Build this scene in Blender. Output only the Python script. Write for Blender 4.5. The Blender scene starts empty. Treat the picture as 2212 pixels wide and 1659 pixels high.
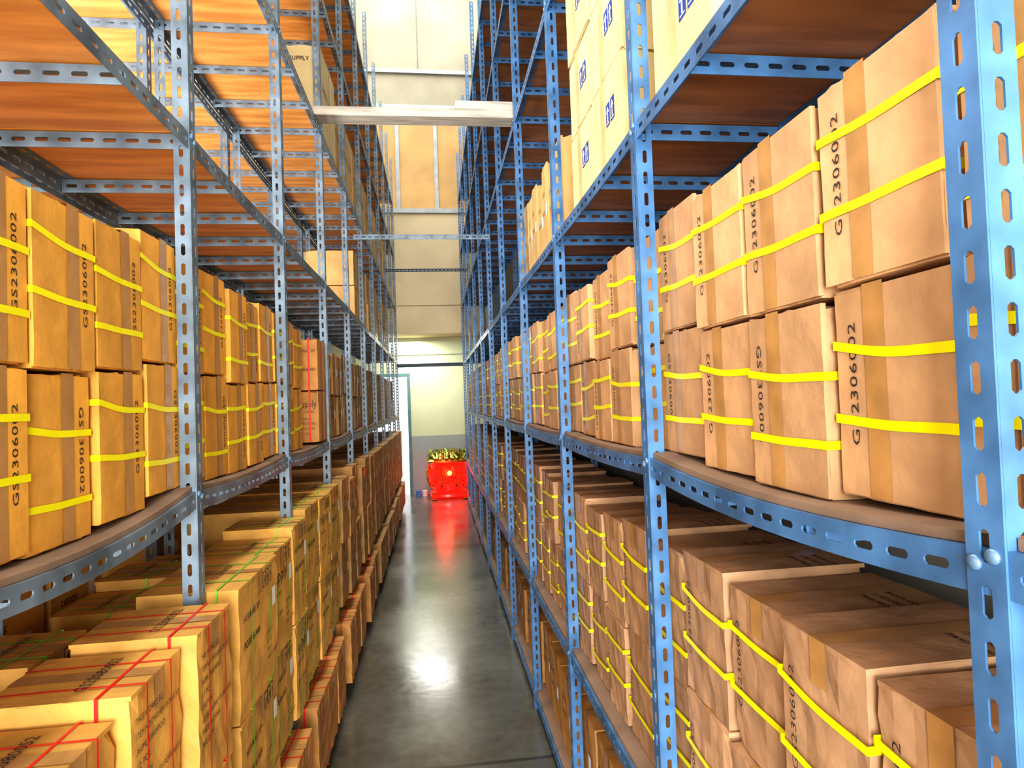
import bpy, bmesh, math, random
from mathutils import Vector, Matrix
random.seed(7)
scene = bpy.context.scene
col = scene.collection
scene.view_settings.view_transform = 'Standard'
try: scene.view_settings.look = 'Medium High Contrast'
except Exception as e: print('look', e)

# ------------------------------------------------------------ materials
def mat(name, color, rough=0.7, metal=0.0, var=0.12, scale=6.0, bump=0.0, stretch=(1,1,1), rnd=0.0,
        color2=None, emit=None, estr=0.0, coat=0.0, rvar=0.0, detail=6.0):
    m = bpy.data.materials.new(name); m.use_nodes = True
    nt = m.node_tree; N = nt.nodes; L = nt.links
    b = N['Principled BSDF']
    b.inputs['Roughness'].default_value = rough
    b.inputs['Metallic'].default_value = metal
    b.inputs['Coat Weight'].default_value = coat
    tc = N.new('ShaderNodeTexCoord'); mp = N.new('ShaderNodeMapping')
    mp.inputs['Scale'].default_value = stretch
    L.new(tc.outputs['Object'], mp.inputs['Vector'])
    no = N.new('ShaderNodeTexNoise'); no.inputs['Scale'].default_value = scale
    no.inputs['Detail'].default_value = detail
    L.new(mp.outputs['Vector'], no.inputs['Vector'])
    cr = N.new('ShaderNodeValToRGB')
    c = color; c2 = color2 or tuple(max(0, v*(1-var*2)) for v in c)
    c1 = tuple(min(1, v*(1+var*0.6)) for v in c)
    cr.color_ramp.elements[0].position = 0.32; cr.color_ramp.elements[0].color = (*c2, 1)
    cr.color_ramp.elements[1].position = 0.66; cr.color_ramp.elements[1].color = (*c1, 1)
    L.new(no.outputs['Fac'], cr.inputs['Fac'])
    out = cr.outputs['Color']
    if rnd > 0:
        oi = N.new('ShaderNodeObjectInfo'); mr = N.new('ShaderNodeMapRange')
        mr.inputs['To Min'].default_value = 1-rnd; mr.inputs['To Max'].default_value = 1+rnd*0.4
        L.new(oi.outputs['Random'], mr.inputs['Value'])
        hs = N.new('ShaderNodeHueSaturation')
        L.new(mr.outputs['Result'], hs.inputs['Value']); L.new(out, hs.inputs['Color'])
        out = hs.outputs['Color']
    L.new(out, b.inputs['Base Color'])
    if bump > 0:
        bp = N.new('ShaderNodeBump'); bp.inputs['Strength'].default_value = bump
        bp.inputs['Distance'].default_value = 0.02
        L.new(no.outputs['Fac'], bp.inputs['Height']); L.new(bp.outputs['Normal'], b.inputs['Normal'])
    if rvar > 0:
        mr2 = N.new('ShaderNodeMapRange')
        mr2.inputs['From Min'].default_value = .3; mr2.inputs['From Max'].default_value = .7
        mr2.inputs['To Min'].default_value = rough-rvar; mr2.inputs['To Max'].default_value = rough+rvar
        L.new(no.outputs['Fac'], mr2.inputs['Value']); L.new(mr2.outputs['Result'], b.inputs['Roughness'])
    if emit:
        b.inputs['Emission Color'].default_value = (*emit, 1)
        b.inputs['Emission Strength'].default_value = estr
    return m

M = {}
M['tan'] = mat('cardboard_tan', (.72,.42,.205), .75, var=.14, scale=8, bump=.45, rnd=.2)
M['tanlow'] = mat('cardboard_tan_deep', (.60,.35,.185), .75, var=.16, scale=8, bump=.45, rnd=.2)
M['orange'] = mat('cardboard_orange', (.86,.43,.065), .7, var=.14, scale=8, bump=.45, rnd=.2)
M['ochre'] = mat('cardboard_ochre', (.76,.41,.085), .7, var=.14, scale=8, bump=.45, rnd=.18)
M['brown'] = mat('cardboard_brown', (.46,.245,.07), .65, var=.15, scale=8, bump=.3, rnd=.25)
M['redbrown'] = mat('cardboard_red_brown', (.58,.28,.07), .7, var=.15, scale=8, bump=.3, rnd=.2)
M['cream'] = mat('cardboard_cream', (.86,.68,.34), .75, var=.08, scale=6, bump=.2, rnd=.1)
M['tanup'] = mat('cardboard_golden', (.84,.52,.19), .7, var=.1, scale=5, bump=.2, rnd=.12)
M['yellow'] = mat('strap_yellow', (.98,.92,.0), .4, var=.03, scale=20)
M['red'] = mat('strap_red', (.85,.02,.015), .4, var=.05, scale=20)
M['green'] = mat('strap_green', (.22,.60,.05), .4, var=.05, scale=20)
M['tape'] = mat('packing_tape', (.52,.28,.095), .28, var=.12, scale=15)
M['tapepale'] = mat('packing_tape_pale', (.78,.57,.26), .3, var=.08, scale=15)
M['ink'] = mat('ink_black', (.035,.025,.02), .8, var=.1)
M['blueink'] = mat('ink_blue', (.01,.05,.35), .7, var=.1)
M['white'] = mat('paper_white', (.85,.85,.8), .7, var=.04)
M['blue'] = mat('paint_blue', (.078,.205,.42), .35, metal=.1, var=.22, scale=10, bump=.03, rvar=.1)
M['blue_litL'] = mat('paint_blue_left_light', (.175,.24,.30), .38, metal=.15, var=.25, scale=10, bump=.03, rvar=.1)  # same blue paint as right rack; its different lighting is put into the colour
M['darkblue'] = mat('paint_dark', (.03,.05,.08), .45, metal=.2, var=.2)
M['bolt'] = mat('bolt_steel', (.16,.28,.44), .35, metal=.4, var=.1)
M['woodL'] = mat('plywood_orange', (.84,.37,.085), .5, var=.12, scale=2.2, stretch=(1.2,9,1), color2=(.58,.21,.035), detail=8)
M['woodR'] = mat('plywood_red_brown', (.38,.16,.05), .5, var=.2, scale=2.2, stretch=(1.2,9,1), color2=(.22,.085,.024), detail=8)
M['boardtop'] = mat('board_top', (.27,.18,.12), .7, var=.2, scale=5)
M['plank'] = mat('weathered_plank', (.50,.46,.38), .7, var=.2, scale=4, stretch=(1,12,8))

def addobj(name, mesh, parent=None, loc=(0,0,0), rotz=0.0, label=None, category=None, group=None, kind=None):
    o = bpy.data.objects.new(name, mesh)
    col.objects.link(o)
    o.location = loc
    if rotz: o.rotation_euler = (0,0,rotz)
    if parent: o.parent = parent
    if label: o['label'] = label
    if category: o['category'] = category
    if group: o['group'] = group
    if kind: o['kind'] = kind
    return o

def finish(bm, name, mats, smooth=False):
    bmesh.ops.recalc_face_normals(bm, faces=bm.faces[:])
    me = bpy.data.meshes.new(name); bm.to_mesh(me); bm.free()
    for m in mats: me.materials.append(m)
    if smooth:
        for p in me.polygons: p.use_smooth = True
    return me

def cuboid(bm, a, b, mi=0):
    x0,y0,z0 = a; x1,y1,z1 = b
    v = [bm.verts.new(p) for p in ((x0,y0,z0),(x1,y0,z0),(x1,y1,z0),(x0,y1,z0),(x0,y0,z1),(x1,y0,z1),(x1,y1,z1),(x0,y1,z1))]
    for f in ((0,3,2,1),(4,5,6,7),(0,1,5,4),(1,2,6,5),(2,3,7,6),(3,0,4,7)):
        fc = bm.faces.new([v[i] for i in f]); fc.material_index = mi

# ------------------------------------------------------------ slotted angle steel
FW = 0.042; TH = 0.0025; PITCH = 0.054; T2 = TH+.0003
def slot_strip(bm, L, w, fmap):
    n = max(1, int(round(L/PITCH))); P = L/n
    hl = P*0.30; hw = 0.0055; c = 0.0035; Q = P/2; W = w/2
    hole = [(-hl+c,-hw),(hl-c,-hw),(hl,-hw+c),(hl,hw-c),(hl-c,hw),(-hl+c,hw),(-hl,hw-c),(-hl,-hw+c)]
    outer = [(-hl+c,-W),(hl-c,-W),(Q,-W),(Q,W),(hl-c,W),(-hl+c,W),(-Q,W),(-Q,-W)]
    prev = None
    for i in range(n):
        u0 = (i+.5)*P
        R = {}
        for t in (0,1):
            R['h',t] = [bm.verts.new(fmap(u0+a, b+W, t*TH)) for a,b in hole]
            o = []
            for k,(a,b) in enumerate(outer):
                if prev and k in (6,7): o.append(prev[t][3 if k==6 else 2])
                else: o.append(bm.verts.new(fmap(u0+a, b+W, t*TH)))
            R['o',t] = o
        for k in range(8):
            j = (k+1)%8
            bm.faces.new((R['o',0][k],R['o',0][j],R['h',0][j],R['h',0][k]))
            bm.faces.new((R['o',1][k],R['h',1][k],R['h',1][j],R['o',1][j]))
            bm.faces.new((R['h',0][k],R['h',0][j],R['h',1][j],R['h',1][k]))
            if k not in (2,6) or (k==2 and i==n-1) or (k==6 and i==0):
                bm.faces.new((R['o',0][k],R['o',1][k],R['o',1][j],R['o',0][j]))
        prev = (R['o',0], R['o',1])

def fin_nonrecalc(bm, name, m):
    bmesh.ops.recalc_face_normals(bm, faces=bm.faces[:])
    me = bpy.data.meshes.new(name); bm.to_mesh(me); bm.free(); me.materials.append(m)
    return me

cache = {}
def post_mesh(H, sx, sy, m):
    k = ('post',H,sx,sy,m.name)
    if k not in cache:
        bm = bmesh.new()
        slot_strip(bm, H, FW, lambda u,v,t: (sx*t, sy*v, u))
        slot_strip(bm, H, FW-T2, lambda u,v,t: (sx*(v+T2), sy*t, u))
        cache[k] = fin_nonrecalc(bm, 'post_mesh', m)
    return cache[k]
def long_mesh(L, sx, sag, m):
    k = ('long',round(L,3),sx,sag,m.name)
    if k not in cache:
        bm = bmesh.new()
        s = lambda u: -sag*4*(u/L)*(1-u/L)
        slot_strip(bm, L, FW+.003, lambda u,v,t: (sx*t, u, -v+s(u)))
        slot_strip(bm, L, FW-T2, lambda u,v,t: (sx*(v+T2), u, -t+s(u)))
        cache[k] = fin_nonrecalc(bm, 'beam_mesh', m)
    return cache[k]
def cross_into(bm, D, sx, off=(0,0,0)):
    ox,oy,oz = off
    slot_strip(bm, D, FW, lambda u,v,t: (ox+sx*u, oy+t, oz-v))
    slot_strip(bm, D, FW-T2, lambda u,v,t: (ox+sx*u, oy+v+T2, oz-t))
def cross_mesh(D, sx, m):
    k = ('cross',round(D,3),sx,m.name)
    if k not in cache:
        bm = bmesh.new(); cross_into(bm, D, sx)
        cache[k] = fin_nonrecalc(bm, 'crossbeam_mesh', m)
    return cache[k]
def board_mesh(L, D, sx, sag, m):
    k = ('board',round(L,3),D,sx,sag,m.name)
    if k not in cache:
        bm = bmesh.new(); n = 10; rows = []
        for i in range(n+1):
            u = L*i/n; z = -sag*4*(u/L)*(1-u/L)
            rows.append([bm.verts.new(p) for p in ((0,u,z),(sx*D,u,z),(sx*D,u,z-.012),(0,u,z-.012))])
        for i in range(n):
            a,b = rows[i],rows[i+1]
            for k2 in range(4):
                f = bm.faces.new((a[k2],a[(k2+1)%4],b[(k2+1)%4],b[k2])); f.material_index = 0 if k2==2 else 1
        bm.faces.new(rows[0]); bm.faces.new(rows[-1])
        cache[k] = finish(bm, 'board_mesh', [m, M['boardtop']])
    return cache[k]
bmb = bmesh.new(); bmesh.ops.create_uvsphere(bmb, u_segments=12, v_segments=8, radius=.0078)
for v in bmb.verts: v.co.x *= .6
BOLT = finish(bmb, 'bolt_mesh', [M['bolt']], True)

class Rack: pass
def build_rack(label, x0, sx, depth, ys, levels, sagf, H, metal, wood, cross_cap=96, bolts=True, lvl_from=0):
    r = Rack(); r.x0=x0; r.sx=sx; r.ys=ys; r.levels=levels; r.sagf=sagf
    e = addobj('storage_rack', None, None, (x0,ys[0],0), label=label, category='storage rack')
    r.e = e
    def put(name, me, loc):
        return addobj(name, me, e, (loc[0]-x0, loc[1]-ys[0], loc[2]))
    for y in ys:
        put('upright_post', post_mesh(H, sx, 1, metal), (x0, y, 0))
        put('rear_post', post_mesh(H, -sx, 1, metal), (x0+sx*depth, y, 0))
    crosses = []
    for li, z in enumerate(levels):
        if li < lvl_from: continue
        for b in range(len(ys)-1):
            y0, y1 = ys[b], ys[b+1]; L = y1-y0; sag = sagf(li, b)
            zt = z-.0125
            put('front_beam', long_mesh(L, sx, sag, metal), (x0+sx*.003, y0, zt))
            put('rear_beam', long_mesh(L, -sx, sag, metal), (x0+sx*(depth-.003), y0, zt))
            put('shelf_board', board_mesh(L-.004, depth-.018, sx, sag, wood), (x0+sx*.012, y0+.002, z))
            for k in range(3):
                y = y0 + L*k/3 + (.005 if k==0 else 0)
                t = k/3
                crosses.append((y, x0+sx*.007, zt-.003-sag*4*t*(1-t), li))
    crosses.sort(key=lambda c: (c[0] + (2.5 if c[3] < 3 else 0)) if c[0] > .2 else 99)
    cm = cross_mesh(depth-.014, sx, metal)
    for c in crosses[:cross_cap]:
        put('crossbeam', cm, (c[1], c[0], c[2]))
    if len(crosses) > cross_cap:
        bm = bmesh.new()
        for c in crosses[cross_cap:]:
            cross_into(bm, depth-.014, sx, (c[1]-x0, c[0]-ys[0], c[2]))
        o = addobj('crossbeams', fin_nonrecalc(bm, 'crossbeams_mesh', metal), e); o['kind'] = 'stuff'
    if bolts:
        n = 0
        for y in ys:
            if y > 6: continue
            for li in range(1,5):
                for dz,dy in ((-.02,.012),(-.03,.032)):
                    if n < 98:
                        put('bolt', BOLT, (x0-sx*.001, y+dy, levels[li]+dz)); n += 1
    return r
def ztop(r, li, y):
    for b in range(len(r.ys)-1):
        if r.ys[b] <= y <= r.ys[b+1]:
            t = (y-r.ys[b])/(r.ys[b+1]-r.ys[b]); return r.levels[li]-r.sagf(li,b)*4*t*(1-t)
    return r.levels[li]

XR, XL = .52, -.64
DR, DL = .43, .52
ysR = [-.52, .50, 1.44] + [1.44+1.03*i for i in range(1,10)]
ysL = [-.34, .69] + [.69+1.027*i for i in range(1,11)]
levR = [.11, .76, 1.655, 2.50, 3.50, 4.45, 5.40]
levL = [.10, .56, 1.595, 2.57, 3.52, 4.48, 5.42]
def sagR(li,b):
    if li==2: return .024 if b==1 else .010
    return .008 if li==1 else (.0 if li==0 else .006)
def sagL(li,b):
    if li==2: return .045 if b==1 else .018
    return .010 if li==1 else (.0 if li==0 else .006)
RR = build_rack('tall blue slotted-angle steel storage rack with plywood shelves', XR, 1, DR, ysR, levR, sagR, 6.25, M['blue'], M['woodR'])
RL = build_rack('tall blue slotted-angle steel rack, greyed by painted-in light, with orange plywood shelves', XL, -1, DL, ysL, levL, sagL, 6.25, M['blue_litL'], M['woodL'])
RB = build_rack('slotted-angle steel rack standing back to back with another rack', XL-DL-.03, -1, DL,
                [-.34,.69,1.717,2.744,3.771,4.798,5.825,6.852], levL, sagL, 6.25, M['blue_litL'], M['woodL'], bolts=False, lvl_from=1)

# ------------------------------------------------------------ text helpers
def text_polys(s, size, align='CENTER', bold=True):
    k = ('txt',s,size,align,bold)
    if k in cache: return cache[k]
    cu = bpy.data.curves.new('t','FONT'); cu.body = s; cu.size = size; cu.align_x = align; cu.align_y='CENTER'
    cu.resolution_u = 2; cu.space_line = 1.0; cu.space_character = 1.08
    if bold: cu.offset = size*0.012
    o = bpy.data.objects.new('t', cu); col.objects.link(o)
    dg = bpy.context.evaluated_depsgraph_get(); dg.update()
    me = bpy.data.meshes.new_from_object(o.evaluated_get(dg))
    vs = [tuple(v.co) for v in me.vertices]; fs = [tuple(p.vertices) for p in me.polygons]
    bpy.data.objects.remove(o); bpy.data.meshes.remove(me)
    cache[k] = (vs, fs); return cache[k]
def add_text(bm, s, size, org, ax, ay, mi=0, align='CENTER', fit=None, bold=True):
    vs, fs = text_polys(s, size, align, bold)
    k = 1.0
    if fit:
        wd = max(v[0] for v in vs)-min(v[0] for v in vs)
        k = fit/wd
    org, ax, ay = Vector(org), Vector(ax), Vector(ay)
    bv = [bm.verts.new(org+ax*v[0]*k+ay*v[1]) for v in vs]
    for f in fs:
        try:
            fc = bm.faces.new([bv[i] for i in f]); fc.material_index = mi
        except ValueError: pass
def mesh_raw(bm, name, mats):
    me = bpy.data.meshes.new(name); bm.to_mesh(me); bm.free()
    for m in mats: me.materials.append(m)
    return me

# ------------------------------------------------------------ cardboard boxes ; local: aisle face = -x, origin bottom centre
def body_mesh(w, d, h, flap, ys, m, seed):
    rnd = random.Random(seed)
    bm = bmesh.new(); bmesh.ops.create_cube(bm, size=1)
    bmesh.ops.subdivide_edges(bm, edges=bm.edges[:], cuts=6, use_grid_fill=True)
    for v in bm.verts:
        x,y,z = v.co
        n = .0045
        corner = sum(abs(abs(c)-.5) < 1e-4 for c in (x,y,z))
        k = n*rnd.random()*(1.3 if corner == 2 else (2.2 if corner == 3 else 1))
        fx = d/2 - (k if abs(abs(x)-.5)<1e-4 else 0); fy = w/2-(k if abs(abs(y)-.5)<1e-4 else 0)
        zz = (z+.5)*h
        if z > .499: zz -= k*1.3
        v.co = (x*2*fx, y*2*fy, zz)
    T = .003; g = .002
    def flapslab(x0,x1,y0,y1,z0,z1,horizontal):
        n = 6
        vs=[]
        if not horizontal:
            for i in range(n+1):
                z=z0+(z1-z0)*i/n; a=rnd.uniform(-.0012,.0012); e=rnd.uniform(0,.0015)
                vs.append([bm.verts.new((x0+rnd.uniform(0,.0008),y0+e,z)),bm.verts.new((x0,y1+a-.0012,z)),bm.verts.new((x1,y1+a-.0012,z)),bm.verts.new((x1,y0+e,z))])
        else:
            for i in range(n+1):
                x=x0+(x1-x0)*i/n; a=rnd.uniform(-.0012,.0012); e=rnd.uniform(0,.0015)
                vs.append([bm.verts.new((x,y0+e,z1-rnd.uniform(0,.0008))),bm.verts.new((x,y1+a-.0012,z1)),bm.verts.new((x,y1+a-.0012,z0)),bm.verts.new((x,y0+e,z0))])
        for a,b in zip(vs,vs[1:]):
            for k in range(4): bm.faces.new((a[k],a[(k+1)%4],b[(k+1)%4],b[k]))
        bm.faces.new(vs[0]); bm.faces.new(vs[-1])
    if flap == 'front':
        x1 = -d/2+.006; x0 = -d/2
        flapslab(x0-T,x1,-w/2+.001,ys-g,.003,h-.004,False); flapslab(x0-T+.001,x1,ys+g,w/2-.001,.003,h-.005,False)
    else:
        flapslab(-d/2+.002,d/2-.002,-w/2+.001,-g,h-.008,h+.0015,True); flapslab(-d/2+.002,d/2-.002,g,w/2-.001,h-.008,h+.0005,True)
    return finish(bm, 'box_body', [m])
def ring_h(w, d, z0, tilt, width, m, tx=0.0):
    bm = bmesh.new(); o = .0034
    pts = []
    x0,x1,y0,y1 = -d/2-.0045, d/2+.001, -w/2-o+.0005, w/2+o-.0005
    n = 8
    for i in range(n): pts.append((x0, y0+(y1-y0)*i/n))
    for i in range(n): pts.append((x0+(x1-x0)*i/n, y1))
    for i in range(n): pts.append((x1, y1+(y0-y1)*i/n))
    for i in range(n): pts.append((x1+(x0-x1)*i/n, y0))
    vs = []
    for i,(x,y) in enumerate(pts):
        z = z0+tilt*y/w + .0006*math.sin(i*1.1) - .35*abs(tilt)*math.cos(math.pi*y/w)
        vs.append((bm.verts.new((x,y,z-width/2)), bm.verts.new((x,y,z+width/2))))
    for i in range(len(vs)):
        a,b = vs[i], vs[(i+1)%len(vs)]
        bm.faces.new((a[0],b[0],b[1],a[1]))
    return mesh_raw(bm, 'strap_mesh', [m])
def ring_v(w, d, h, y0, width, m, skew=0.0):
    bm = bmesh.new(); o = .0045
    pts = [(-d/2-o,.002),(-d/2-o,h*.5),(-d/2-o,h+.003),(0,h+.003),(d/2+.001,h+.003),(d/2+.001,.002)]
    vs = [(bm.verts.new((x,y0-width/2+skew*i,z)), bm.verts.new((x,y0+width/2+skew*i,z))) for i,(x,z) in enumerate(pts)]
    for i in range(len(vs)):
        a,b = vs[i], vs[(i+1)%len(vs)]
        bm.faces.new((a[0],b[0],b[1],a[1]))
    return mesh_raw(bm, 'strap_mesh', [m])
def ring_x(w, d, h, x0, width, m):
    bm = bmesh.new(); o = .0028
    pts = [(-w/2-o,.002),(-w/2-o,h+.0036),(w/2+o,h+.0036),(w/2+o,.002)]
    vs = [(bm.verts.new((x0-width/2,y,z)), bm.verts.new((x0+width/2,y,z))) for (y,z) in pts]
    for i in range(len(vs)):
        a,b = vs[i], vs[(i+1)%len(vs)]
        bm.faces.new((a[0],b[0],b[1],a[1]))
    return mesh_raw(bm, 'strap_mesh', [m])
def tape_mesh(w, d, h, flap, yt, tm='tape'):
    bm = bmesh.new(); tw = .019
    if flap == 'front':
        P = [(-d/2+.07,h+.0008),(-d/2-.0036,h+.0008),(-d/2-.0036,h*.5),(-d/2-.0036,.004)]
    else:
        P = [(d/2-.002,h+.0022),(0,h+.0022),(-d/2-.001,h+.0022),(-d/2-.001,h-.07)]
    vs = [(bm.verts.new((x,yt-tw,z)), bm.verts.new((x,yt+tw,z))) for x,z in P]
    for a,b in zip(vs,vs[1:]): bm.faces.new((a[0],b[0],b[1],a[1]))
    return mesh_raw(bm, 'tape_mesh', [M[tm]])

UP=(0,0,1); DN=(0,0,-1); PY=(0,1,0); NY=(0,-1,0)
def arrows(bm, org, s):
    x,y,z = org
    for k in (-1,1):
        yc = y+k*s*.6
        def q(pts, dx, mi):
            f = bm.faces.new([bm.verts.new((x-dx, yc-a*s, z+b*s)) for a,b in pts]); f.material_index = mi
        q([(-.5,-.9),(.5,-.9),(.5,.9),(-.5,.9)], 0, 0)
        q([(-.1,-.6),(.1,-.6),(.1,.2),(-.1,.2)], .0006, 1)
        q([(-.35,.15),(.35,.15),(0,.7)], .0006, 1)
        q([(-.35,-.75),(.35,-.75),(.35,-.65),(-.35,-.65)], .0006, 1)

def template(w, d, h, m, flap='front', seed=0, far=1, code='GS2306002', style='yellow', tdir=1, tilt=0.0, extra=None):
    T = dict(w=w,d=d,h=h,kids=[])
    yt = far*w*.12 if flap=='front' else 0
    T['body'] = body_mesh(w,d,h,flap,yt,M[m],seed)
    T['kids'].append(('packing_tape', tape_mesh(w,d,h,flap,yt,'tapepale' if m in ('cream','tanup') else 'tape')))
    if style == 'yellow':
        q1,q2 = ((.70,.36),(.64,.28),(.76,.42),(.66,.24),(.73,.36))[seed%5]
        T['kids'].append(('strap', ring_h(w,d,h*q1,tilt,.013,M['yellow'])))
        T['kids'].append(('strap', ring_h(w,d,h*q2,tilt*.6-.004,.013,M['yellow'])))
        bm = bmesh.new(); xx = -d/2-.0038
        yy = far*w*(.32 if seed%3 else .34)
        add_text(bm, code, .021, (xx,yy,h*(.54 if seed%2 else .42)), UP if tdir>0 else DN, PY if tdir>0 else NY, fit=.170, bold=False)
        if flap == 'top':
            zt = h+.0025
            for i,s in enumerate(('ITEM NO:TWSH3H13','12 PCS CARTON','MADE IN CHINA')):
                add_text(bm, s, .016, (d*.12+.028*i, -w*.30, zt), NY, (1,0,0), fit=.085)
        T['kids'].append(('printed_text', mesh_raw(bm,'print_mesh',[M['ink']])))
    elif style in ('red','green'):
        for yv in (-.22,.26):
            T['kids'].append(('strap', ring_v(w,d,h,w*yv,.006 if style=='red' else .008,M[style],.001)))
        T['kids'].append(('strap', ring_x(w,d,h,-d/2+.06,.006,M[style])))
        bm = bmesh.new(); xx = -d/2-.0012
        add_text(bm, code, .030, (-d/2+.11, 0, h+.004), NY, (1,0,0), fit=.15, bold=False)
        if style == 'red':
            for i,(s,ft) in enumerate((('THIS WORKS EG',.11),('ITEM NO:TWSH3H13-MAR XP',.19),('360ML SHAMPOO',.12),('12 PCS',.05),('CARTON',.06),('GUEST SUPPLY PO0006101',.19),('MADE IN CHINA',.11),('MFG DATE',.07))):
                add_text(bm, s, .018, (xx, w*.44, h*.84-.028*i), NY, UP, align='LEFT', fit=ft, bold=False)
        elif seed%2:
            add_text(bm, 'H13-MAR XP', .030, (xx, w*.42, h*.74), NY, UP, align='LEFT', fit=.15)
            add_text(bm, 'PO0006-449', .030, (xx, w*.42, h*.54), NY, UP, align='LEFT', fit=.15)
        else:
            add_text(bm, 'supply', .070, (xx, w*.44, h*.74), NY, UP, align='LEFT', bold=False)
            add_text(bm, 'company', .026, (xx, w*.42, h*.58), NY, UP, align='LEFT', bold=False)
            add_text(bm, 'Conditioner', .022, (xx, w*.42, h*.38), NY, UP, align='LEFT', bold=False)
        if style == 'green':
            for i,s in enumerate(('ITEM NO','12 PCS','CARTON','MADE IN CHINA')):
                add_text(bm, s, .016, (xx, -w*.14, h*.42-.026*i), NY, UP, align='LEFT', fit=.012*len(s)*.7, bold=False)
            f = bm.faces.new([bm.verts.new((xx, -w*.30-a, h*.60+b)) for a,b in ((0,0),(.04,0),(.04,.06),(0,.06))]); f.material_index = 1
            for kk in range(3):
                yo = -w*.06-kk*.035
                if abs(yo-.026) > w/2: continue
                f = bm.faces.new([bm.verts.new((xx, yo-a, h*.83+b)) for a,b in ((0,0),(.026,0),(.026,.05),(0,.05))]); f.material_index = 0
                f = bm.faces.new([bm.verts.new((xx-.0005, yo-a, h*.83+b)) for a,b in ((.003,.003),(.023,.003),(.023,.047),(.003,.047))]); f.material_index = 2
                f = bm.faces.new([bm.verts.new((xx-.001, yo-a, h*.83+b)) for a,b in ((.007,.022),(.019,.022),(.013,.042))]); f.material_index = 0
                f = bm.faces.new([bm.verts.new((xx-.001, yo-a, h*.83+b)) for a,b in ((.011,.008),(.015,.008),(.015,.022),(.011,.022))]); f.material_index = 0
        T['kids'].append(('printed_text', mesh_raw(bm,'print_mesh',[M['ink'],M['white'],M[m]])))
    elif style == 'supply':
        T['kids'].append(('strap', ring_x(w,d,h,-d/2+.045,.009,M['red'])))
        T['kids'].append(('strap', ring_v(w,d,h,w*.1,.009,M['red'],.001)))
        bm = bmesh.new(); yy = w/2+.0012; RX=(-1,0,0)
        if tdir > 0:
            add_text(bm, 'supply', .055, (-d/2+.105, yy, h*.74), RX, UP, align='LEFT', fit=.095, bold=False)
            add_text(bm, 'company', .02, (-d/2+.075, yy, h*.60), RX, UP, align='LEFT', fit=.05, bold=False)
            for i,s in enumerate(('Conditioner','12 PCS CARTON','MADE IN CHINA','Co., Ltd')):
                add_text(bm, s, .016, (-d/2+.105, yy, h*.46-.028*i), RX, UP, align='LEFT', fit=.008*len(s)*.8, bold=False)
        else:
            add_text(bm, 'H13-MAR XP', .026, (-d/2+.12, yy, h*.76), RX, UP, align='LEFT', fit=.11, bold=False)
            add_text(bm, 'PO0006-449', .026, (-d/2+.12, yy, h*.40), RX, UP, align='LEFT', fit=.11, bold=False)
        T['kids'].append(('printed_text', mesh_raw(bm,'print_mesh',[M['ink']])))
    elif style == 'label':
        bm = bmesh.new(); xx = -d/2-.0038
        a0 = -w*.15; b0 = h*.45
        bm.faces.new([bm.verts.new((xx, a0-a, b0+b)) for a,b in ((0,0),(.04,0),(.04,.055),(0,.055))])
        T['kids'].append(('paper_label', mesh_raw(bm,'label_mesh',[M['white']])))
        bm = bmesh.new()
        add_text(bm, '12 PCS', .03, (xx, w*.22, h*.7), NY, UP, fit=min(.09,w*.4))
        add_text(bm, 'CARTON', .03, (xx, w*.22, h*.5), NY, UP, fit=min(.09,w*.4))
        T['kids'].append(('printed_text', mesh_raw(bm,'print_mesh',[M['ink']])))
    elif style == 'arrows':
        bm = bmesh.new(); xx = -d/2-.0038
        arrows(bm, (xx, -w*.15, h*.55), .038)
        T['kids'].append(('printed_symbol', mesh_raw(bm,'print_mesh',[M['blueink'],M['white']])))
    elif style == 'hotel':
        bm = bmesh.new()
        add_text(bm, 'HOTEL SUPPLY', .04, (-d/2+.20, w/2+.002, h*.86), (-1,0,0), UP, fit=.26)
        add_text(bm, 'HOTEL SUPPLY', .06, (-d/2-.0038, 0, h*.6), NY, UP, bold=False)
        T['kids'].append(('printed_text', mesh_raw(bm,'print_mesh',[M['ink']])))
    return T

nbox = 0
def put_box(T, side, yc, z, xf, label, group, jit=1.0):
    global nbox
    nbox += 1
    w,d,h = T['w'],T['d'],T['h']
    j = random.uniform(-.004,.020)*jit
    sx = 1 if side=='R' else -1
    x = xf + sx*(d/2+.004+j)
    rz = random.uniform(-.016,.016)*jit + (0 if side=='R' else math.pi)
    o = addobj('cardboard_box', T['body'], None, (x,yc,z), rz, label=label, category='box', group=group)
    for n,me in T['kids']:
        addobj(n, me, o)
    return o
def stack(temps, side, yc, z, xf, label, group, jit=1.0):
    for T in temps:
        put_box(T, side, yc, z, xf, label, group, jit); z += T['h']+.0045

YMAX = 5.8
far_rows = []
def row(side, rack, li, y0, cell, h, d, tiers, xf, temps, label, group, ymax=YMAX, ytot=10.6, avoid=False, farmat=0, strap=True, seq=0):
    y = y0; i = seq
    while y+cell <= ymax:
        if avoid:
            for py in rack.ys:
                if y < py+FW+.006 and y+cell > py-.004: y = py+FW+.006
        za = max(ztop(rack,li,y+.01), ztop(rack,li,y+cell-.01), ztop(rack,li,y+cell/2))+.0015
        stack([temps[(i*7+t*3+(i//3))%len(temps)] for t in range(tiers)], side, y+cell/2, za, xf, label, group)
        y += cell; i += 1
    if ytot > y:
        far_rows.append((side, y, ytot, cell, d, h, tiers, xf, rack, li, farmat, strap))

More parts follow.
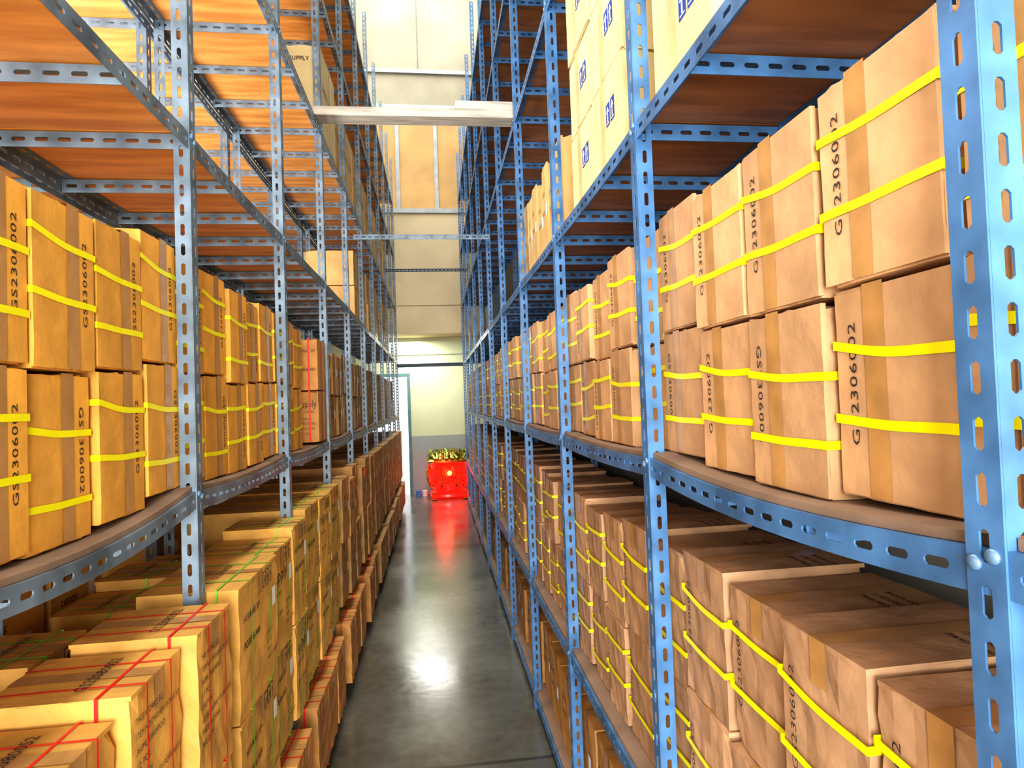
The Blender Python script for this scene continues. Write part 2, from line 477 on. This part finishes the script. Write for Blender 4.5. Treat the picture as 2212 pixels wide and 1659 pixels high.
def tset(w,d,h,m,flap,far,style='yellow',code='GS2306002',n=4,hv=.0):
    out = []
    for s in range(n):
        out.append(template(w-(.003 if s%2 else 0),d,h+hv*(0,-1,.6,-.4,1)[s%5],m,flap,seed=s*12+s+int(w*1000),far=far,style=style,code=code,
                            tdir=(1,-1,1,1,-1)[s%5], tilt=(.008,-.006,.018,-.016,.012)[s%5]))
    return out
TR = tset(.209,.325,.286,'tan','front',1,n=5,hv=.009)
row('R',RR,2,.372,.22,.286,.325,2,.570,TR,'tan cardboard box with two bright yellow straps and printed code','strapped boxes on the middle shelf of the blue rack',farmat=0)
TRL = tset(.209,.325,.318,'tanlow','top',1,n=5,hv=.012)
row('R',RR,1,.315,.22,.318,.325,2,.568,TRL,'brown cardboard box with yellow straps and taped top flaps','strapped boxes on the lower shelf of the blue rack',farmat=0)
TRF = tset(.285,.33,.36,'redbrown','top',1,style='label',n=2)
row('R',RR,0,.56,.30,.36,.33,1,.568,TRF,'reddish brown cardboard carton standing at the rack foot','cartons at the foot of the blue rack',avoid=False,farmat=1,strap=False)
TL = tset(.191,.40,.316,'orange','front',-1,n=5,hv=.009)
row('L',RL,2,.74,.20,.316,.40,2,-.686,TL,'orange cardboard box with two yellow straps and printed code','strapped boxes on the middle shelf of the grey-blue rack',ymax=3.36,ytot=0)
TS = [template(.25,.40,.29,'redbrown','front',seed=5,far=-1,style='supply',tdir=1), template(.25,.40,.29,'redbrown','front',seed=6,far=-1,style='supply',tdir=-1)]
z = max(ztop(RL,2,3.50),ztop(RL,2,3.76))+.003
put_box(TS[0],'L',3.632,z,-.648,'brown cardboard box printed supply with red straps','red-strapped cartons on the middle shelf',.2)
put_box(TS[1],'L',3.632,z+.2945,-.648,'brown cardboard box with red straps and stencilled numbers','red-strapped cartons on the middle shelf',.2)
TB = tset(.192,.40,.285,'brown','front',-1,style='label',n=3,hv=.006)
row('L',RL,2,3.83,.20,.285,.40,2,-.686,TB,'dark brown carton with a small white paper label','brown cartons on the middle shelf of the grey-blue rack',farmat=1,strap=False)
# left, lower shelf : two ranks deep, uneven stacks
def LT(w,d,h,st,s): return template(w,d,h,'ochre','top',seed=s,style=st,code='GS22080052' if st=='red' else 'GS22060059')
R1,R2,R3 = LT(.222,.27,.365,'red',21), LT(.222,.27,.345,'red',22), LT(.222,.27,.33,'red',23)
G = 'red-strapped cartons on the lower shelf'; LB='ochre cardboard carton with red straps and black stencilled text'
z0 = levL[1]+.0015
for y,T,x in ((.85,(R3,R3),-.555),(1.082,(R2,R3),-.585),(1.315,(R1,R2),-.56),(1.552,(R1,R1),-.54)):
    stack(T,'L',y,z0,x,LB,G,.5)
Ga,Gb = LT(.222,.22,.345,'green',61), LT(.222,.22,.315,'green',63)
LG='ochre cardboard carton with green straps and stencilled code'
for y,T in ((1.082,(Ga,Gb)),(1.315,(Gb,Gb)),(1.552,(Ga,Ga)),(1.99,(Ga,Gb)),(2.225,(Ga,Ga)),(2.46,(Gb,Ga))):
    stack(T,'L',y,z0,-.885,LG,'green-strapped cartons at the back of the lower shelf',.4)
G = 'green-strapped cartons on the lower shelf'
stack((LT(.40,.27,.355,'green',31),LT(.40,.27,.375,'green',33)),'L',1.972,z0,-.55,LG,G,.4)
g3 = LT(.30,.27,.35,'green',35); g4 = LT(.30,.27,.37,'green',34)
stack((g3,g4),'L',2.335,z0,-.575,LG,G,.4)
stack((LT(.225,.27,.37,'green',36),LT(.225,.27,.385,'green',37)),'L',2.61,z0,-.568,LG,G,.4)
G5 = [LT(.29,.50,.40,'green',38), LT(.29,.50,.375,'green',39)]
row('L',RL,1,2.80,.297,.39,.50,2,-.575,G5,LG,G,ymax=3.8,ytot=0,avoid=True)
# cartons on the shelf of the rack behind
TBK = tset(.31,.45,.40,'ochre','top',-1,style='label',n=3,hv=.03)
row('L',RB,1,.72,.325,.40,.45,2,-1.225,TBK,'plain ochre carton stacked on the rear rack','cartons on the lower shelf of the rear rack',ymax=3.4,ytot=0,avoid=True)
TBL = tset(.285,.50,.385,'brown','top',-1,style='label',n=3,hv=.018)
row('L',RL,1,3.83,.30,.385,.50,2,-.575,TBL,'dark brown carton with a small white paper label','brown cartons on the lower shelf of the grey-blue rack',avoid=True,farmat=1,strap=False)
TFL = [template(.27,.45,hh,'redbrown','top',seed=s,style='red',code='GS22080052') for s,hh in ((41,.36),(42,.34))]
row('L',RL,0,1.80,.28,.36,.45,1,-.54,TFL,'reddish brown carton with red straps at the rack foot','cartons at the foot of the grey-blue rack',avoid=True,farmat=1,strap=False)
TC = tset(.31,.34,.285,'cream','front',1,style='arrows',n=3,hv=.004)
G = 'cream cartons on the upper shelf of the blue rack'
for y in (1.78,2.10):
    stack(TC,'R',y,ztop(RR,3,y)+.004,.55 if y<2.2 and y>1.5 else .56,'cream cardboard carton with blue upward arrow symbols',G,.5)
stack(TC[:2],'R',1.26,ztop(RR,3,1.26)+.004,.565,'cream cardboard carton with blue upward arrow symbols',G,.5)
TC2 = tset(.15,.34,.44,'tanup','front',1,style='label',n=3,hv=.03)
row('R',RR,3,2.52,.16,.44,.34,1,.566,TC2,'tan upright carton with a small white label','upright cartons on the upper shelf of the blue rack',ymax=3.9,ytot=0)
TH_ = [template(.52,.44,.66,'cream','front',seed=51,far=-1,style='hotel'), template(.52,.44,.66,'tanup','front',seed=52,far=-1,style='hotel')]
row('L',RL,4,4.02,.54,.66,.44,1,-.66,[TH_[0]],'tall cream carton printed hotel supply','tall cartons on the high shelf of the grey-blue rack',ymax=4.6,ytot=0)
row('L',RL,4,4.56,.54,.66,.44,1,-.684,[TH_[1]],'tall golden brown carton printed hotel supply','tall cartons on the high shelf of the grey-blue rack',ymax=9.5,ytot=0)
TM = tset(.33,.42,.32,'tanup','front',-1,style='label',n=3)
row('L',RL,3,5.60,.34,.32,.42,2,-.684,TM,'golden brown carton with a small paper label','cartons on the upper shelf of the grey-blue rack',ymax=9.6,ytot=0)
print('BOXES', nbox)

bm = bmesh.new()
rnd = random.Random(3)
for (side,y0,y1,cell,d,h,tiers,xf,rack,li,fm,strap) in far_rows:
    y = y0; sx = 1 if side=='R' else -1
    while y+cell < y1:
        if abs(xf) < abs(rack.x0)+.04 and side=='L':
            for py in rack.ys:
                if y < py+FW+.006 and y+cell > py-.004: y = py+FW+.006
        za = max(ztop(rack,li,y+.01), ztop(rack,li,y+cell-.01), ztop(rack,li,y+cell/2))+.0015
        for t in range(tiers):
            j = rnd.uniform(0,.012)
            xa = xf+sx*(j+.004); xb = xa+sx*(d-.012)
            z = za+t*(h+.002)
            cuboid(bm, (min(xa,xb),y+.004,z), (max(xa,xb),y+cell-.004,z+h), fm)
            if strap:
                for q in (.33,.67):
                    cuboid(bm, (min(xa,xb)-.002,y+.002,z+h*q-.007), (max(xa,xb)+.002,y+cell-.002,z+h*q+.007), 2)
            else:
                xs = xa-sx*.001; q0 = rnd.uniform(.3,.6)
                f = bm.faces.new([bm.verts.new((xs,y+cell*.5+a,z+h*q0+b)) for a,b in ((0,0),(.04,0),(.04,.055),(0,.055))]); f.material_index = 3
        y += cell
addobj('cardboard_boxes', finish(bm,'far_boxes',[M['tan'],M['brown'],M['yellow'],M['white']]), None, (0,0,0),
       label='rows of stacked brown and tan cartons along the rack shelves', category='boxes', kind='stuff', group='distant cartons on the racks')

# ------------------------------------------------------------ room
def simple(name, boxes, m, kind='structure', label=None, category=None):
    bm = bmesh.new()
    for a,b in boxes: cuboid(bm,a,b)
    o = addobj(name, finish(bm,name,[m]), kind=kind, label=label, category=category); return o
fm = bpy.data.materials.new('polished_concrete'); fm.use_nodes = True
nt = fm.node_tree; N = nt.nodes; L = nt.links; b = N['Principled BSDF']
tc = N.new('ShaderNodeTexCoord')
n1 = N.new('ShaderNodeTexNoise'); n1.inputs['Scale'].default_value = 1.4; n1.inputs['Detail'].default_value = 6; n1.inputs['Roughness'].default_value=.5
n2 = N.new('ShaderNodeTexNoise'); n2.inputs['Scale'].default_value = 16; n2.inputs['Detail'].default_value = 6
L.new(tc.outputs['Object'], n1.inputs['Vector']); L.new(tc.outputs['Object'], n2.inputs['Vector'])
mx = N.new('ShaderNodeMix'); mx.data_type='FLOAT'; mx.inputs[0].default_value=.25
L.new(n1.outputs['Fac'], mx.inputs[2]); L.new(n2.outputs['Fac'], mx.inputs[3])
cr = N.new('ShaderNodeValToRGB')
cr.color_ramp.elements[0].position=.30; cr.color_ramp.elements[0].color=(.055,.050,.036,1)
cr.color_ramp.elements[1].position=.70; cr.color_ramp.elements[1].color=(.145,.145,.118,1)
L.new(mx.outputs[0], cr.inputs['Fac'])
sp = N.new('ShaderNodeSeparateXYZ'); L.new(tc.outputs['Object'], sp.inputs[0])
last = cr.outputs['Color']
for yj,wj in ((7.55,.22),(3.03,.02)):
    wob = N.new('ShaderNodeMath'); wob.operation='MULTIPLY_ADD'; wob.inputs[1].default_value=wj*1.6; L.new(n1.outputs['Fac'],wob.inputs[0]); L.new(sp.outputs['Y'],wob.inputs[2])
    sb = N.new('ShaderNodeMath'); sb.operation='SUBTRACT'; sb.inputs[1].default_value=yj+wj*.8; L.new(wob.outputs[0],sb.inputs[0])
    ab = N.new('ShaderNodeMath'); ab.operation='ABSOLUTE'; L.new(sb.outputs[0],ab.inputs[0])
    mrj = N.new('ShaderNodeMapRange'); mrj.inputs['From Min'].default_value=wj*.25; mrj.inputs['From Max'].default_value=wj; mrj.inputs['To Min'].default_value=.75; mrj.inputs['To Max'].default_value=0
    L.new(ab.outputs[0],mrj.inputs['Value'])
    mj = N.new('ShaderNodeMix'); mj.data_type='RGBA'; L.new(mrj.outputs['Result'],mj.inputs[0]); L.new(last,mj.inputs[6]); mj.inputs[7].default_value=(.015,.015,.012,1)
    last = mj.outputs[2]
L.new(last, b.inputs['Base Color'])
mr = N.new('ShaderNodeMapRange'); mr.inputs['From Min'].default_value=.35; mr.inputs['From Max'].default_value=.65
mr.inputs['To Min'].default_value=.15; mr.inputs['To Max'].default_value=.27
L.new(mx.outputs[0], mr.inputs['Value']); L.new(mr.outputs['Result'], b.inputs['Roughness'])
bp = N.new('ShaderNodeBump'); bp.inputs['Strength'].default_value=.06; bp.inputs['Distance'].default_value=.01
L.new(n2.outputs['Fac'], bp.inputs['Height']); L.new(bp.outputs['Normal'], b.inputs['Normal'])
b.inputs['Specular IOR Level'].default_value = .9
simple('floor', [((-3.0,-4,-.1),(1.2,12.1,0))], fm)

wm = mat('wall_cream', (.64,.53,.34), .8, var=.12, scale=.8)
simple('wall_left', [((-3.0,-4,0),(-2.9,12.1,10))], mat('wall_white',(.62,.60,.54),.8,var=.05,scale=1))
simple('wall_right', [((1.08,-4,0),(1.18,12.1,10))], mat('wall_grey',(.22,.21,.19),.8,var=.05,scale=1))
simple('ceiling', [((-3.0,-4,10),(1.2,12.1,10.1))], mat('ceiling_white',(.7,.7,.68),.8,var=.04,scale=1))
YU = 11.3
simple('wall_end', [((-2.9,YU,3.08),(1.08,12.1,5.35))], wm)
simple('wall_upper', [((-2.9,YU+.02,5.35),(1.08,12.1,7.35))], mat('brown_hardboard',(.58,.36,.14),.7,var=.12,scale=1.5))
simple('wall_gable', [((-2.9,YU,7.35),(1.08,12.1,10))], mat('white_panel',(.36,.33,.245),.7,var=.12,scale=1.3))
gm = mat('galvanised_trim',(.34,.37,.38),.5,metal=.3,var=.1)
k = 1
for x in (-1.25,-.55,.16,.86):
    simple('trim_%d'%k, [((x-.035,YU-.03,5.42),(x+.035,YU+.02,7.30))], gm); k+=1
simple('trim_%d'%k, [((-2.9,YU-.04,7.30),(1.08,YU+.02,7.38))], gm); k+=1
simple('trim_%d'%k, [((-2.9,YU-.04,5.34),(1.08,YU+.02,5.42))], gm); k+=1
simple('trim_%d'%k, [((-2.9,YU-.05,7.98),(1.08,YU,8.05))], gm); k+=1
simple('trim_%d'%k, [((-.13,YU-.006,8.05),(-.11,YU,10))], mat('joint_dark',(.2,.19,.16),.8)); k+=1
simple('trim_%d'%k, [((-2.9,YU-.004,3.60),(1.08,YU,3.612))], mat('joint_line',(.25,.2,.12),.8)); k+=1
fw = bpy.data.materials.new('pale_green_wall'); fw.use_nodes=True
nt=fw.node_tree; N=nt.nodes; L=nt.links; b=N['Principled BSDF']; b.inputs['Roughness'].default_value=.7
tc=N.new('ShaderNodeTexCoord'); sp=N.new('ShaderNodeSeparateXYZ'); L.new(tc.outputs['Object'],sp.inputs[0])
gt=N.new('ShaderNodeMath'); gt.operation='GREATER_THAN'; gt.inputs[1].default_value=1.14; L.new(sp.outputs['Z'],gt.inputs[0])
no=N.new('ShaderNodeTexNoise'); no.inputs['Scale'].default_value=2; L.new(tc.outputs['Object'],no.inputs['Vector'])
mxa=N.new('ShaderNodeMix'); mxa.data_type='RGBA'; mxa.inputs[6].default_value=(.34,.38,.38,1); mxa.inputs[7].default_value=(.64,.68,.44,1)
L.new(gt.outputs[0],mxa.inputs[0])
mxb=N.new('ShaderNodeMix'); mxb.data_type='RGBA'; mxb.blend_type='MULTIPLY'; mxb.inputs[0].default_value=.15
L.new(mxa.outputs[2],mxb.inputs[6]); L.new(no.outputs['Fac'],mxb.inputs[7]); L.new(mxb.outputs[2],b.inputs['Base Color'])
simple('wall_far', [((-2.9,12,0),(-1.35,12.1,3.08)),((-1.35,12,2.33),(-.50,12.1,3.08)),((-.50,12,0),(1.08,12.1,3.08))], fw)
dt = mat('door_teal',(.10,.22,.22),.5)
simple('trim_%d'%k, [((-.53,11.96,0),(-.47,12.12,2.38)),((-1.38,11.96,0),(-1.32,12.12,2.38)),((-1.32,11.96,2.32),(-.53,12.12,2.38))], dt); k+=1
simple('trim_%d'%k, [((-2.9,11.97,2.74),(1.08,11.995,2.765))], mat('pipe_cream',(.50,.53,.36),.5)); k+=1
simple('door_1', [((-1.36,12.13,.02),(-1.31,12.95,2.3))], dt)
simple('ground', [((-8,12.1,-.1),(6,22,-.005))], mat('outside_concrete',(.75,.78,.75),.8,var=.05))

def tie(y, z, m, label):
    L_ = XR-XL-.006
    e = addobj('tie_beam', None, None, (XL+.003,y,z), label=label, category='steel beam')
    bm = bmesh.new(); cross_into(bm, L_, 1); addobj('slotted_angle', fin_nonrecalc(bm,'tie',m), e)
tie(5.18, 3.24, M['blue_litL'], 'blue slotted angle bar, greyed by painted-in light, bridging the two racks')
tie(8.60, 3.70, M['darkblue'], 'dark slotted angle bar bridging the two racks')
bm = bmesh.new(); cuboid(bm,(0,0,0),(XR-XL-.006,.03,.06)); bmesh.ops.bevel(bm,geom=bm.edges[:],offset=.004,segments=2)
addobj('tie_bar', finish(bm,'tie_bar',[M['darkblue']]), None, (XL+.003,10.6,2.42), label='dark steel bar bridging the two rack ends', category='steel bar')
def plank(name,p0,p1,w,t,label):
    p0,p1=Vector(p0),Vector(p1); d=p1-p0; Ln=d.length
    bm=bmesh.new(); cuboid(bm,(0,-w/2,0),(Ln,w/2,t))
    bmesh.ops.bevel(bm,geom=bm.edges[:],offset=.003,segments=1)
    o=addobj(name,finish(bm,name,[M['plank']]),None,p0,label=label,category='wooden plank')
    o.rotation_euler=(0,-math.atan2(d.z,math.hypot(d.x,d.y)),math.atan2(d.y,d.x))
plank('wooden_plank',(-.74,3.69,3.523),(.66,3.635,3.508),.12,.052,'weathered grey wooden plank laid across between two racks')
plank('wooden_plank',(.18,3.652,3.568),(.64,3.638,3.563),.10,.05,'short weathered wooden plank lying on a longer plank')

# ------------------------------------------------------------ red and gold joss burner
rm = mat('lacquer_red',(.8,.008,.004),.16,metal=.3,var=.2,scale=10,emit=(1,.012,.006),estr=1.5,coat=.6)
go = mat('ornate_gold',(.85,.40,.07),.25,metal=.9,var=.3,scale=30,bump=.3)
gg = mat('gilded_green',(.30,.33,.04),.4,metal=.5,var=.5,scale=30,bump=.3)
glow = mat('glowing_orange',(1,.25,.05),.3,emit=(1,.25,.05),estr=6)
bx,by = .225,11.45
B = addobj('incense_burner', None, None, (bx,by,0), label='glossy red and gold ornate temple incense burner by the wall', category='incense burner')
def lathe(prof, n, name, m, sq=0.0):
    bm=bmesh.new(); rings=[]
    for r,z in prof:
        ring=[]
        for i in range(n):
            a=2*math.pi*i/n
            c,s=math.cos(a),math.sin(a)
            f=1/max(abs(c),abs(s)) if sq else 1
            k=1+(f-1)*sq
            ring.append(bm.verts.new((r*c*k,r*s*k,z)))
        rings.append(ring)
    for a,b2 in zip(rings,rings[1:]):
        for i in range(n):
            bm.faces.new((a[i],a[(i+1)%n],b2[(i+1)%n],b2[i]))
    bm.faces.new(rings[0]); bm.faces.new(rings[-1])
    return finish(bm,name,[m],False)
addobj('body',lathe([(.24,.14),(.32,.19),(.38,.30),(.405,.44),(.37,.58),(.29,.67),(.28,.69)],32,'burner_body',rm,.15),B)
addobj('base',lathe([(.34,.05),(.36,.06),(.36,.10),(.30,.12),(.27,.145)],32,'burner_base',rm,.8),B)
addobj('rim',lathe([(.31,.68),(.40,.69),(.41,.72),(.36,.75),(.33,.76)],32,'burner_rim',go,.8),B)
for sx_,sy_ in ((1,1),(1,-1),(-1,1),(-1,-1)):
    addobj('leg',lathe([(.035,0),(.05,.02),(.03,.05),(.045,.08),(.05,.13)],12,'burner_leg',go),B,(.28*sx_,.28*sy_,0))
bm=bmesh.new()
rr=random.Random(4)
for i in range(84):
    a=2*math.pi*i/84; f=1/max(abs(math.cos(a)),abs(math.sin(a))); r=.33*(1+(f-1)*.8)
    mtx=Matrix.Translation((r*math.cos(a),r*math.sin(a),.82))@Matrix.Rotation(rr.uniform(-.7,.7),4,'X')@Matrix.Rotation(rr.uniform(-.7,.7),4,'Y')
    bmesh.ops.create_cone(bm,cap_ends=True,segments=5,radius1=.04,radius2=.004,depth=.18,matrix=mtx)
addobj('crown',finish(bm,'burner_crown',[gg]),B)
bm=bmesh.new()
for q in range(4):
    base=-math.pi/2+q*math.pi/2
    for sgn in (-1,1):
        for i in range(50):
            t=i/49; a=base+sgn*(.10+t*.62); z=.42+.18*math.sin(t*11+.6*sgn); r=.40
            z01=abs(z-.44)/.3; r-= .10*z01*z01
            f=1/max(abs(math.cos(a)),abs(math.sin(a))); r*=1+(f-1)*.15
            rad=.018*(1-.6*t)+.004
            bmesh.ops.create_icosphere(bm,subdivisions=1,radius=rad,matrix=Matrix.Translation((r*1.03*math.cos(a),r*1.03*math.sin(a),z)))
            if i%3==0:
                bmesh.ops.create_cone(bm,cap_ends=True,segments=4,radius1=.009,radius2=0,depth=.045,matrix=Matrix.Translation((r*1.05*math.cos(a),r*1.05*math.sin(a),z+rad+.01)))
addobj('dragon_relief',finish(bm,'burner_relief',[go]),B)
bm=bmesh.new(); bmesh.ops.create_uvsphere(bm,u_segments=16,v_segments=10,radius=.045)
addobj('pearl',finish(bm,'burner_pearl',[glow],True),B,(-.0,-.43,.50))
for i,(x,c) in enumerate(((-.36,(.1,.2,.6)),(-.24,(.8,.8,.8)))):
    m_=mat('tin_%d'%i,c,.4)
    me=lathe([(.045,0),(.05,.004),(.05,.11),(.047,.115),(.047,.12),(.042,.118)],20,'tin',m_)
    addobj('tin_can',me,None,(x,11.7,0),label='small %s paint tin on the concrete floor'%('blue','white')[i],category='tin can')

# ------------------------------------------------------------ lights
def area(name, loc, target, sx_, sy_, power, color=(1,1,1)):
    l=bpy.data.lights.new(name,'AREA'); l.shape='RECTANGLE'; l.size=sx_; l.size_y=sy_; l.energy=power; l.color=color
    o=bpy.data.objects.new(name,l); col.objects.link(o); o.location=loc
    o.rotation_euler=(Vector(target)-Vector(loc)).to_track_quat('-Z','Y').to_euler()
    return o
area('entrance_daylight',(-.1,-3.0,2.0),(0,3,2.0),3.4,3.2,720,(1,.98,.95))
area('overhead_fill',(-.2,5.5,9.8),(-.2,5.6,0),2.6,11,760,(1,.98,.92))  # added overhead fill, source unseen, brightens the upper walls and aisle
area('side_fill_up',(-2.75,2.6,2.66),(-1.6,2.8,4.2),4.5,1.0,280,(.97,.97,1))  # added unseen fill aimed up to brighten the left shelf undersides
area('far_room_light',(-.4,11.65,3.0),(-.3,11.7,0),2.2,.5,72,(1,1,.94))
pl=bpy.data.lights.new('burner_glow','POINT'); pl.energy=8; pl.color=(1,.04,.03); pl.shadow_soft_size=.12
po=bpy.data.objects.new('burner_glow',pl); col.objects.link(po); po.location=(.10,10.85,.6)
w=bpy.data.worlds.new('World'); scene.world=w; w.use_nodes=True
bg=w.node_tree.nodes['Background']; bg.inputs[0].default_value=(.97,.98,1,1); bg.inputs[1].default_value=1.6

# ------------------------------------------------------------ camera
F=1300.0
cd=bpy.data.cameras.new('camera'); cam=bpy.data.objects.new('camera',cd); col.objects.link(cam)
cd.sensor_fit='HORIZONTAL'; cd.sensor_width=36; cd.lens=F/2212*36; cd.clip_start=.02
yaw=math.atan(168/F); pitch=math.atan(33/F); roll=.035
fwd=Vector((math.sin(yaw)*math.cos(pitch),math.cos(yaw)*math.cos(pitch),math.sin(pitch)))
right=fwd.cross(Vector((0,0,1))).normalized(); up=right.cross(fwd)
cx=right*math.cos(roll)-up*math.sin(roll); cy=right*math.sin(roll)+up*math.cos(roll)
R=Matrix((cx,cy,-fwd)).transposed()
cam.matrix_world=Matrix.Translation((0,0,1.8))@R.to_4x4()
scene.camera=cam
